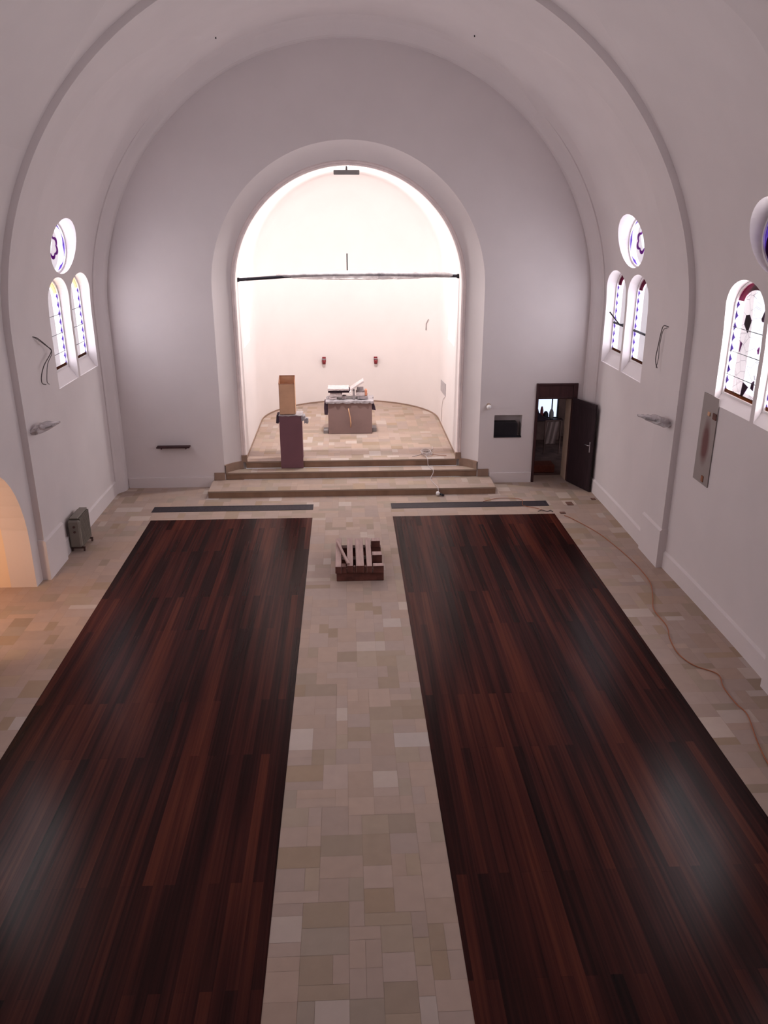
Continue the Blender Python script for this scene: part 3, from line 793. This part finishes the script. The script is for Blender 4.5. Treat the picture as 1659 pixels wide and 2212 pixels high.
o = MB().cbox(zx(925), zx(985), 20.97, 21.1, zz(755), zz(560), .01).build('support_block', M['grey_bundle']); tag(o, 'upright grey block propping the tilted board on the altar', 'block')

# ------------------------------------------------------------------ lectern under hardboard with cardboard box on top
e = empty('lectern', (-1.32, 18.6, 0.5)); be = (-1.32, 18.6, 0.5)
tag(e, 'tall narrow lectern boxed in dark brown hardboard, left of the altar on the top step', 'lectern')
child(MB().cbox(-1.575, -1.07, 18.40, 18.78, 0.505, 1.60, .008), 'board_cover', M['hardboard_dark'], e, be)
child(MB().cbox(-1.585, -1.06, 18.375, 18.40, 0.335, 1.60, .004), 'front_board', M['hardboard_dark'], e, be)
child(wavy_slab(-1.60, -1.04, 18.36, 18.80, 1.602, 1.622, 12, 8, .01, 5), 'plastic_cover', M['plastic_grey'], e, be)
child(MB().prism([(-1.64, 1.62), (-1.585, 1.62), (-1.585, 1.46), (-1.60, 1.42), (-1.66, 1.43)], lambda u, v, q: (u, q, v), 18.38, 18.7), 'cloth_flap', M['dark_cloth'], e, be)
o = child(wavy_slab(-1.06, -0.99, 18.36, 18.6, 1.49, 1.61, 6, 6, .02, 8), 'cloth_flap', M['plastic_grey'], e, be)
o = child(wavy_slab(-1.00, -0.92, 18.37, 18.5, 1.43, 1.54, 6, 6, .022, 12), 'plastic_rag', M['plastic_grey'], e, be); o['label'] = 'crumpled grey plastic end'
e = empty('cardboard_box', (-1.385, 18.58, 1.624)); be = (-1.385, 18.58, 1.624)
tag(e, 'tall open cardboard box standing upright on top of the boxed-in lectern', 'box')
bx0, bx1, by0, by1, bz, zf, zb_ = -1.565, -1.205, 18.42, 18.74, 1.626, 2.34, 2.475
mb = MB(); t = 0.006
mb.box(bx0, bx1, by0, by0+t, bz, zf); mb.box(bx0, bx1, by1-t, by1, bz, zb_-.0); mb.box(bx0, bx1, by0, by1, bz, bz+t)
for xa in (bx0, bx1-t):
    mb.prism([(by0, bz), (by1, bz), (by1, zb_), (by0, zf)], lambda u, v, q: (q, u, v), xa, xa+t)
bb = child(mb, 'box_body', M['cardboard'], e, be)
mb = MB(); mb.box(bx0-.002, bx1+.002, by1-t-.002, by1+.002, zb_-.015, zb_+.006).box(bx0-.002, bx1+.002, by0-.002, by0+t+.002, zf-.004, zf+.006)
for xa in (bx0-.003, bx1-t-.001): mb.prism([(by0, zf), (by1, zb_-.01), (by1, zb_+.006), (by0, zf+.01)], lambda u, v, q: (q, u, v), xa, xa+t+.004)
mb.build('box_rim', M['cardboard_edge'], bb)

# ------------------------------------------------------------------ tie beam across the arch, wrapped in plastic
e = empty('hanging_beam', (0.08, 19.0, 4.66)); be = (0.08, 19.0, 4.66)
tag(e, 'long dark bar spanning the apse arch, half wrapped in clear plastic sheet', 'beam')
pth = [(-2.42, 18.98, 4.605), (-1.6, 18.98, 4.655), (-0.8, 18.99, 4.70), (0.05, 19.0, 4.715), (0.9, 19.0, 4.71), (1.8, 19.0, 4.685), (2.585, 19.0, 4.665)]
child(MB().tube(smooth_path(pth), 0.036, 10), 'bar', M['dark_metal'], e, be)
child(MB().cbox(-2.435, -2.385, 18.94, 19.03, 4.56, 4.65, .005), 'end_bracket', M['black'], e, be)
child(MB().cbox(2.555, 2.605, 18.955, 19.045, 4.615, 4.71, .005), 'end_bracket', M['black'], e, be)
child(MB().cbox(0.04, 0.065, 18.985, 19.01, 4.73, 5.165, .003), 'upright_rod', M['black'], e, be)
rr = random.Random(4); rows = []
N_ = 60
for i in range(N_+1):
    t = i/N_; x = -1.55+t*4.0
    zc_ = 4.66+0.055*(1-((x-.3)/2.6)**2)
    w_ = 0.035+0.05*max(0, sin(pi*t))**0.6+rr.uniform(-.008, .008)
    dn = 0.06*max(0, sin(pi*min(1, t*1.1)))**.7
    row = []
    for k in range(13):
        a = 2*pi*k/12; q = 1+rr.uniform(-.1, .1) if k < 12 else None
        ry = w_*1.1; rzz = w_*(0.75 if sin(a) > 0 else 0.75)+(dn if sin(a) < 0 else 0)
        bump = 0.025*max(0, sin(x*3.1+1))*(1 if sin(a) > .5 else 0)
        row.append(Vector((x, 19.0+ry*cos(a), zc_+rzz*sin(a)+bump)))
    row[12] = row[0].copy(); rows.append(row)
o = child(MB().grid(rows), 'plastic_wrap', M['clear_plastic'], e, be); o['label'] = 'clear plastic sheet sagging around the bar'

# flood lamp under the crown of the arch
e = empty('flood_lamp', (0.07, 18.86, 6.84)); be = (0.07, 18.86, 6.84); tag(e, 'grey box-shaped floodlight fixed under the crown of the apse arch', 'lamp')
hs = child(MB().cbox(-0.21, 0.35, 18.80, 18.92, 6.79, 6.885, .01), 'housing', M['lamp_grey'], e, be)
MB().box(-0.17, 0.31, 18.92, 18.925, 6.80, 6.875).build('lens', M['white_enamel'], hs)
child(MB().tube([(0.07, 18.86, 6.88), (0.07, 18.86, 6.965)], .02, 8), 'bracket', M['lamp_grey'], e, be)
area_light('flood', (0.07, 18.96, 6.80), (0, 0.78, -0.62), 0.46, 0.10, power=FLOOD_W, color=(1.0, 0.93, 0.90))

# two red wall lights at the back of the apse
for x, lab in ((-0.68, 'left one of the two small red candle holders on the apse back wall'), (0.895, 'right one of the two small red candle holders on the apse back wall')):
    yw = YC+sqrt(AR**2-(x-AX)**2)
    e = empty('candle_holder', (x, yw, 1.80)); tag(e, lab, 'candle holder', 'red candle holders behind the altar')
    mb = MB(); mb.cbox(-.055, .055, -.04, 0.0, 0.02, .10, .008).tube([(0, -.03, .03), (0, -.10, .03)], .012, 6); mb.build('wall_plate', M['red'], e)
    MB().tube([(0, -.11, -.10), (0, -.11, -.02), (0, -.11, .03)], [.05, .062, .062], 12).build('glass_cup', M['red'], e)
    cup = [c for c in e.children if c.name.startswith('glass_cup')][0]
    MB().tube([(0, -.11, .04), (0, -.11, .055)], .066, 12).build('cup_ring', M['grey_bundle'], cup)
# small things on the apse right wall
o = MB().prism([(20.95, 1.46), (22.05, 1.40), (22.05, 1.70), (20.95, 1.79)], lambda u, v, q: (q, u, v), AX+AR-.012, AX+AR-.001).build('wall_plate', M['plastic_grey'])
tag(o, 'small grey hatch plate on the right side wall of the apse', 'wall plate')
o = MB().tube([(AX+AR-.01, 20.98, 1.45), (AX+AR-.012, 21.4, 1.3), (AX+AR-.012, 21.6, 1.1), (AX+AR-.012, 21.7, .6)], .006, 5).build('thin_wire', M['white_cord']); tag(o, 'thin pale wire hanging below the grey hatch plate in the apse', 'wire')
o = MB().tube([(AX+2.27, YC+1.02, 3.17), (AX+2.22, YC+1.15, 3.03), (AX+2.22, YC+1.15, 2.85)], .011, 5).build('wall_hook', M['grey_bundle']); tag(o, 'small bent wire hook high on the right of the apse wall', 'hook')

# ------------------------------------------------------------------ things on the chancel wall
e = empty('wall_shelf', (-3.99, YB, 1.0)); tag(e, 'narrow dark wooden shelf on the wall left of the apse arch', 'shelf')
MB().cbox(-.375, .375, -.16, 0, -.018, .012, .004).build('shelf_board', M['frame_wood'], e)
for q in (-.28, .28): MB().cbox(q-.01, q+.01, -.10, 0, -.06, -.018, .002).build('bracket', M['frame_wood'], e)
e = empty('safe_box', (3.69, YB+.14, 1.10)); tag(e, 'black box set into the square wall niche beside the doorway', 'box')
MB().cbox(-.28, .26, -.13, .13, 0.002, .345, .006).build('box_body', M['black'], e)
MB().cbox(-.29, .36, -.16, -.03, 0.0, .022, .004).build('bottom_lip', M['black'], e)
e = empty('wall_spotlight', (3.25, YB, 1.85)); tag(e, 'tiny white globe lamp on the wall above the niche', 'lamp')
MB().tube([(0, 0, .02), (0, -.02, .02)], .05, 12).build('mount', M['jamb'], e)
MB().tube([(0, -.02, .01), (0, -.035, 0), (0, -.07, -.01), (0, -.105, -.02), (0, -.12, -.022)], [.02, .045, .058, .045, .012], 12).build('globe', M['white_enamel'], e)

# ------------------------------------------------------------------ timber stack in the aisle
def beam(x0, x1, y0, y1, z0, z1, lab, m='beam_wood', rz=0):
    cx, cy = (x0+x1)/2, (y0+y1)/2
    o = MB().cbox(x0-cx, x1-cx, y0-cy, y1-cy, 0, z1-z0, .006).build('timber_beam', M[m]); o.location = (cx, cy, z0); o.rotation_euler = (0, 0, rz)
    tag(o, lab, 'timber', 'timbers stacked in the aisle')
    if m == 'beam_wood' and z1-z0 > .1:
        MB().box(x0-cx+.004, x1-cx-.004, y0-cy-.004, y0-cy, .004, z1-z0-.004).build('end_shade', M['beam_dark'], o)  # dark plate: shade of the camera-facing end put into its colour, same wood
    return o
beam(-.235, .585, 12.74, 12.90, 0.003, .165, 'front cross timber at the bottom of the stack in the aisle', 'beam_dark')
beam(-.24, .58, 13.30, 13.44, 0.003, .165, 'middle cross timber at the bottom of the stack in the aisle', 'beam_dark')
beam(-.24, .58, 13.84, 13.98, 0.003, .165, 'rear cross timber at the bottom of the stack in the aisle', 'beam_dark')
beam(-.255, -.15, 12.70, 14.0, .167, .30, 'leftmost long timber on the stack in the aisle')
beam(-.05, .055, 12.73, 14.0, .167, .30, 'long timber under the upper end of the slanting lath')
beam(.105, .245, 12.72, 13.98, .167, .30, 'widest long timber in the middle of the stack')
beam(.29, .385, 12.70, 13.99, .167, .30, 'long timber just right of the widest one on the stack')
beam(.40, .585, 12.70, 12.83, .167, .30, 'short block at the front right corner of the timber stack')
beam(.40, .575, 13.18, 13.34, .167, .30, 'short block half way along the right side of the timber stack')
beam(.40, .565, 13.84, 13.98, .167, .30, 'short block at the rear right corner of the timber stack')
o = beam(-.145, -.10, 12.74, 13.75, .302, .345, 'slanting thin lath lying across the left of the timber stack', 'beam_wood', radians(11)); 
beam(-.145, -.06, 12.71, 12.86, .167, .29, 'small block wedged at the front left of the timber stack', 'beam_dark')
beam(.06, .10, 12.72, 12.80, .167, .28, 'tiny wedge at the front centre of the timber stack', 'beam_dark')
beam(.25, .285, 12.72, 12.80, .167, .28, 'tiny wedge at the front right of the timber stack', 'beam_dark')

# ------------------------------------------------------------------ oil radiator by the left pilaster
e = empty('oil_radiator', (-5.13, 14.30, 0.003)); tag(e, 'grey portable finned radiator on castors against the left wall beside the pilaster', 'heater')
for k in range(9):
    y = 0.03+k*0.062
    MB().cbox(-.115, .10, y, y+.034, .09, .66, .03).build('fin', M['radiator'], e)
MB().tube([(0, 0.0, .15), (0, .56, .15)], .03, 8).build('oil_tube', M['radiator'], e)
MB().tube([(0, 0, .60), (0, .56, .60)], .03, 8).build('oil_tube', M['radiator'], e)
MB().cbox(-.115, .10, -.06, .03, .10, .64, .03).build('control_box', M['radiator'], e)
cb = [c for c in e.children if c.name.startswith('control_box')][0]
for z in (.42, .52): MB().tube([(0, -.06, z), (0, -.078, z)], .022, 10).build('dial', M['radiator_dark'], cb)
MB().cbox(-.08, .07, -.02, .58, .655, .685, .012).build('top_cover', M['radiator'], e)
for y in (.03, .52):
    fb = MB().cbox(-.13, .13, y-.02, y+.02, .055, .085, .005).build('foot_bar', M['radiator_dark'], e)
    for x in (-.11, .11): MB().tube([(x-.012, y, .028), (x+.012, y, .028)], .028, 12).build('castor', M['radiator_dark'], fb)

# ------------------------------------------------------------------ cords and small litter
def cord(name, pts, r, m, label, cat='cord', n=6):
    o = MB().tube(smooth_path(pts, n), r, 6).build(name, M[m]); tag(o, label, cat); return o
cord('extension_cord', [(4.55, 15.75, .012), (4.659, 15.57, .012), (4.96, 14.77, .012), (5.10, 14.04, .012), (5.164, 13.55, .012), (5.207, 12.93, .012), (5.18, 12.39, .012), (5.03, 11.86, .012), (4.88, 11.4, .012), (4.884, 10.87, .012), (4.78, 10.46, .012), (4.736, 10.03, .012), (4.835, 9.70, .012), (5.066, 9.46, .012), (5.0, 9.13, .012), (4.994, 8.75, .012), (5.023, 8.49, .012), (4.887, 7.96, .012), (4.806, 7.53, .012), (4.75, 6.9, .012)], .0075, 'orange_cord', 'long orange extension cord snaking along the right wall over the stone floor')
cord('power_cable', [(2.98, 16.72, .012), (3.39, 16.92, .012), (3.84, 16.81, .014), (3.81, 16.41, .016), (4.07, 16.22, .012), (4.2, 16.05, .012)], .006, 'orange_cord', 'thin red cable looping over the right floor grille')
cord('white_cable', [(1.55, 18.62, .51), (1.72, 18.75, .51), (1.93, 18.95, .52), (1.99, 18.78, .53), (1.88, 18.60, .53), (1.90, 18.41, .50), (1.91, 18.38, .36), (1.95, 18.2, .34), (2.0, 18.07, .335), (1.99, 18.02, .26), (1.93, 17.95, .17), (1.96, 17.6, .17), (2.02, 17.33, .17), (2.03, 17.23, .14), (2.03, 17.18, .05)], .008, 'white_cord', 'pale cable running down the altar steps on the right')
rr = random.Random(5); pts = []
for k in range(26):
    a = k*1.15; q = .09+.07*rr.random(); pts.append((1.90+q*cos(a), 18.78+q*1.3*sin(a), .51+.004*k+rr.uniform(0, .02)))
pts += [(2.08, 19.2, .51), (2.12, 19.5, .51)]
cord('cable_coil', pts, .007, 'white_cord', 'tangled coil of pale cable lying at the right end of the top step', n=5)
cord('loose_wire', [(2.02, 18.8, .515), (2.2, 18.68, .515), (2.38, 18.66, .51)], .006, 'cardboard_edge', 'short brown wire end beside the tangled coil on the top step')
o = MB().tube([(1.99, 17.19, .055), (2.03, 17.17, .055), (2.06, 17.16, .055)], [.045, .052, .03], 10).build('plug_socket', M['white_enamel']); tag(o, 'small white plug lying at the foot of the lowest step', 'plug')
o = MB().tube([(2.07, 17.15, .05), (2.15, 17.11, .03)], [.028, .022], 8).build('black_plug', M['black']); tag(o, 'small black plug next to the white one at the foot of the steps', 'plug')
for x, y, w_, l_, lab in ((4.86, 16.50, .07, .1, 'reddish tile chip lying by the right end of the floor grille'), (4.56, 15.93, .06, .05, 'small dark chip beside the far corner of the right parquet'), (5.47, 16.78, .05, .05, 'tiny dark chip near the foot of the right wall by the door')):
    o = MB().cbox(x-w_, x+w_, y-l_, y+l_, .002, .014, .004).build('stone_chip', M['tile_chip']); tag(o, lab, 'chip', 'chips on the floor by the door')
cord('bent_wire', [(4.05, 16.03, .012), (4.15, 16.08, .02), (4.25, 16.02, .012), (4.33, 16.06, .02), (4.36, 15.98, .012)], .008, 'grey_cord', 'bent piece of dark wire at the far corner of the right parquet', 'wire')

# hanging cable ends on the pilasters
XL, XR = X0-R+.008, X0+R-.008
cord('cable_end', [(XL-.0, 13.76*1.012, 4.07), (XL+.01, 14.1, 4.02), (XL+.03, 14.45, 3.83), (XL+.03, 14.60, 3.72), (XL+.02, 14.2, 3.55), (XL+.02, 14.0, 3.40), (XL+.02, 13.98, 3.28), (XL+.02, 14.15, 3.22)], .008, 'grey_cord', 'dark cable loop hanging from the left pilaster beside the window')
cord('cable_end', [(XL+.01, 13.95, 4.06), (XL+.02, 14.3, 3.90), (XL+.03, 14.62, 3.71), (XL+.02, 14.38, 3.55), (XL+.02, 14.26, 3.38), (XL+.02, 14.22, 3.25), (XL+.03, 14.28, 3.20)], .006, 'grey_cord', 'thinner inner wire of the bundle hanging from the left pilaster')
cord('cable_end', [(XR, 13.85, 4.17), (XR-.01, 14.05, 4.16), (XR-.015, 14.12, 4.0), (XR-.015, 14.17, 3.8), (XR-.015, 14.22, 3.6), (XR-.015, 14.18, 3.48), (XR-.015, 14.1, 3.42)], .008, 'grey_cord', 'dark cable end hanging down the right pilaster')
cord('cable_end', [(XR, 13.9, 4.15), (XR-.02, 14.02, 4.08), (XR-.02, 14.10, 3.8), (XR-.02, 14.08, 3.6), (XR-.02, 14.14, 3.42)], .006, 'grey_cord', 'thinner wire beside the cable end on the right pilaster')

# plastic-wrapped wall brackets on the pilasters
for s, L3, lab in ((-1, .42, 'plastic-wrapped lamp bracket jutting from the left pilaster'), (1, .52, 'plastic-wrapped lamp bracket jutting from the right pilaster')):
    xw = X0+s*R
    e = empty('wrapped_bracket', (xw, 13.35, 2.60)); tag(e, lab, 'bracket', 'wrapped brackets on the pilasters')
    rr = random.Random(11+s); rows = []
    for i in range(11):
        t = i/10; row = []
        w_ = (.05+.10*sin(pi*min(1, t*.9+.12)))*(1-.5*t)
        for k in range(11):
            a = 2*pi*k/10; q = 1+rr.uniform(-.22, .22)
            row.append(Vector((-s*(L3*t), .10*t+w_*1.5*cos(a)*q, .12*t+w_*.7*sin(a)*q)))
        row[10] = row[0].copy(); rows.append(row)
    MB().grid(rows, False).build('plastic_wrap', M['clear_plastic'], e)
    mt_ = Matrix.Rotation(s*atan2(.12, L3), 4, 'Y')
    MB().cbox(min(-s*.0, -s*L3*.9), max(0, -s*L3*.9), -.09, .10, -.012, .012, .004, mt_).build('arm', M['lamp_grey'], e)
    MB().cbox(min(0, -s*.06), max(0, -s*.06), -.06, .03, -.05, .04, .004).build('wall_mount', M['beam_dark'], e)

# ------------------------------------------------------------------ covered plaque on the near right wall
def plaque_mat():
    m, N, L, b = new_mat('plaque_sheet')
    tc = N.new('ShaderNodeTexCoord'); mp = N.new('ShaderNodeMapping'); mp.inputs['Location'].default_value = (0, -.02, .12); mp.inputs['Scale'].default_value = (1, 5.5, 2.2)
    L.new(tc.outputs['Object'], mp.inputs[0])
    g = N.new('ShaderNodeTexGradient'); g.gradient_type = 'SPHERICAL'
    nz = N.new('ShaderNodeTexNoise'); nz.inputs['Scale'].default_value = 3
    ad = N.new('ShaderNodeVectorMath'); ad.operation = 'ADD'; sc_ = N.new('ShaderNodeVectorMath'); sc_.operation = 'SCALE'; sc_.inputs['Scale'].default_value = .5
    L.new(tc.outputs['Object'], nz.inputs['Vector']); L.new(nz.outputs['Color'], sc_.inputs[0]); L.new(mp.outputs[0], ad.inputs[0]); L.new(sc_.outputs[0], ad.inputs[1])
    sb = N.new('ShaderNodeVectorMath'); sb.operation = 'SUBTRACT'; sb.inputs[1].default_value = (.25, .25, .25); L.new(ad.outputs[0], sb.inputs[0]); L.new(sb.outputs[0], g.inputs[0])
    rp = N.new('ShaderNodeValToRGB'); e_ = rp.color_ramp.elements; e_[0].position = .05; e_[0].color = (.30, .26, .25, 1); e_[1].position = .55; e_[1].color = (.13, .045, .045, 1)
    L.new(g.outputs['Fac'], rp.inputs[0]); L.new(rp.outputs[0], b.inputs['Base Color']); b.inputs['Roughness'].default_value = .5
    return m
M['plaque'] = plaque_mat()
PX = 5.672
e = empty('covered_plaque', (PX, 12.1, 2.65)); tag(e, 'tall narrow plaque under a stained translucent sheet on the right wall below the big window', 'plaque')
mb = MB(); mb.prism([(-.27, -.72), (.27, -.72), (.27, .70), (-.27, .70)], lambda u, v, q: (q, u, v), -.014, -.002); mb.build('sheet', M['plaque'], e)
MB().cbox(-.03, -.014, -.27, -.15, .36, .46, .004).build('corner_clip', M['beam_dark'], e)
MB().cbox(-.03, -.014, -.05, .03, .38, .44, .004).build('corner_clip', M['cardboard'], e)
MB().cbox(-.03, -.014, -.12, -.05, -.68, -.58, .004).build('corner_clip', M['cardboard_edge'], e)

# ------------------------------------------------------------------ sacristy furniture glimpsed through the door
o = MB().cbox(4.46, 5.08, 18.75, 19.15, 0.003, .20, .02).build('storage_crate', M['carpet']); tag(o, 'reddish brown crate on the floor just inside the dark doorway', 'crate')
o = MB().cbox(4.55, 5.05, 20.9, 21.3, 0.0, 1.0, .02).build('side_cabinet', M['brown_stuff']); tag(o, 'dim brown cabinet deeper inside the dark room', 'cabinet')
rr = random.Random(2)
nm = 0
for x, w_, h_, c, lab in ((5.22, .06, .42, 'dark_metal', 'tall dark jug leftmost on the sacristy window sill'), (5.36, .07, .30, 'grey_bundle', 'grey jar on the sacristy window sill'), (5.50, .05, .36, 'red', 'reddish vase on the sacristy window sill'), (5.62, .08, .22, 'dark_metal', 'squat dark pot on the sacristy window sill'), (5.78, .07, .28, 'plastic_grey', 'pale pot rightmost on the sacristy window sill')):
    o = MB().tube([(x, 22.12, .535), (x, 22.12, .535+h_*.3), (x, 22.12, .535+h_*.7), (x, 22.12, .535+h_)], [w_*.7, w_, w_*.9, w_*.45], 10).build('sill_vessel', M[c]); tag(o, lab, 'vessel', 'vessels on the sacristy sill')
o = MB().cbox(5.0, 6.1, 22.03, 22.2, .50, .535, .004).build('window_sill', M['frame_wood']); tag(o, 'dark wooden sill board under the sacristy window', 'sill')

o = MB().prism([(4.95, .54), (5.95, .54), (5.95, .55), (5.70, .56), (5.50, .66), (5.36, .78), (5.22, .84), (4.95, .90)], lambda u, v, q: (u, q, v), 21.85, 21.98).build('draped_coat', M['dark_cloth'])
tag(o, 'dark sloping heap of cloth in front of the bright window of the back room', 'cloth')
o = MB().cbox(4.95, 5.95, 21.8, 22.0, 0.0, .54, .01).build('low_cupboard', M['brown_stuff']); tag(o, 'dim low cupboard under the bright window of the back room', 'cupboard')
rows = []
for j in range(7):
    z = 0.88-j*.10
    rows.append([Vector((5.25+i*.038-j*.012, 20.4+.03*sin(i*1.9+j*.3), z)) for i in range(9)])
mb = MB(); mb.grid(rows); mb.grid([[v+Vector((0, .02, 0)) for v in r] for r in rows])
o = mb.build('draped_cloth', M['hardboard'], recalc=False); tag(o, 'dim pinkish cloth draped over a low stand in the dark back room', 'cloth')
MB().cbox(5.18, 5.62, 20.39, 20.43, .89, .92, .008).cbox(5.18, 5.21, 20.39, 20.43, 0.003, .895, .005).cbox(5.59, 5.62, 20.39, 20.43, 0.003, .895, .005).build('stand', M['brown_stuff'], o)
# tiny hooks in the vault
for x, y, z, lab in ((-2.225, 16.486, 8.949, 'tiny dark hook in the vault, left of the centre line above the arch'), (2.399, 16.458, 9.01, 'tiny dark hook in the vault, right of the centre line above the arch')):
    o = MB().tube([(x, y, z+.02), (x, y, z-.03)], .011, 8).build('vault_hook', M['black']); tag(o, lab, 'hook', 'hooks in the vault')
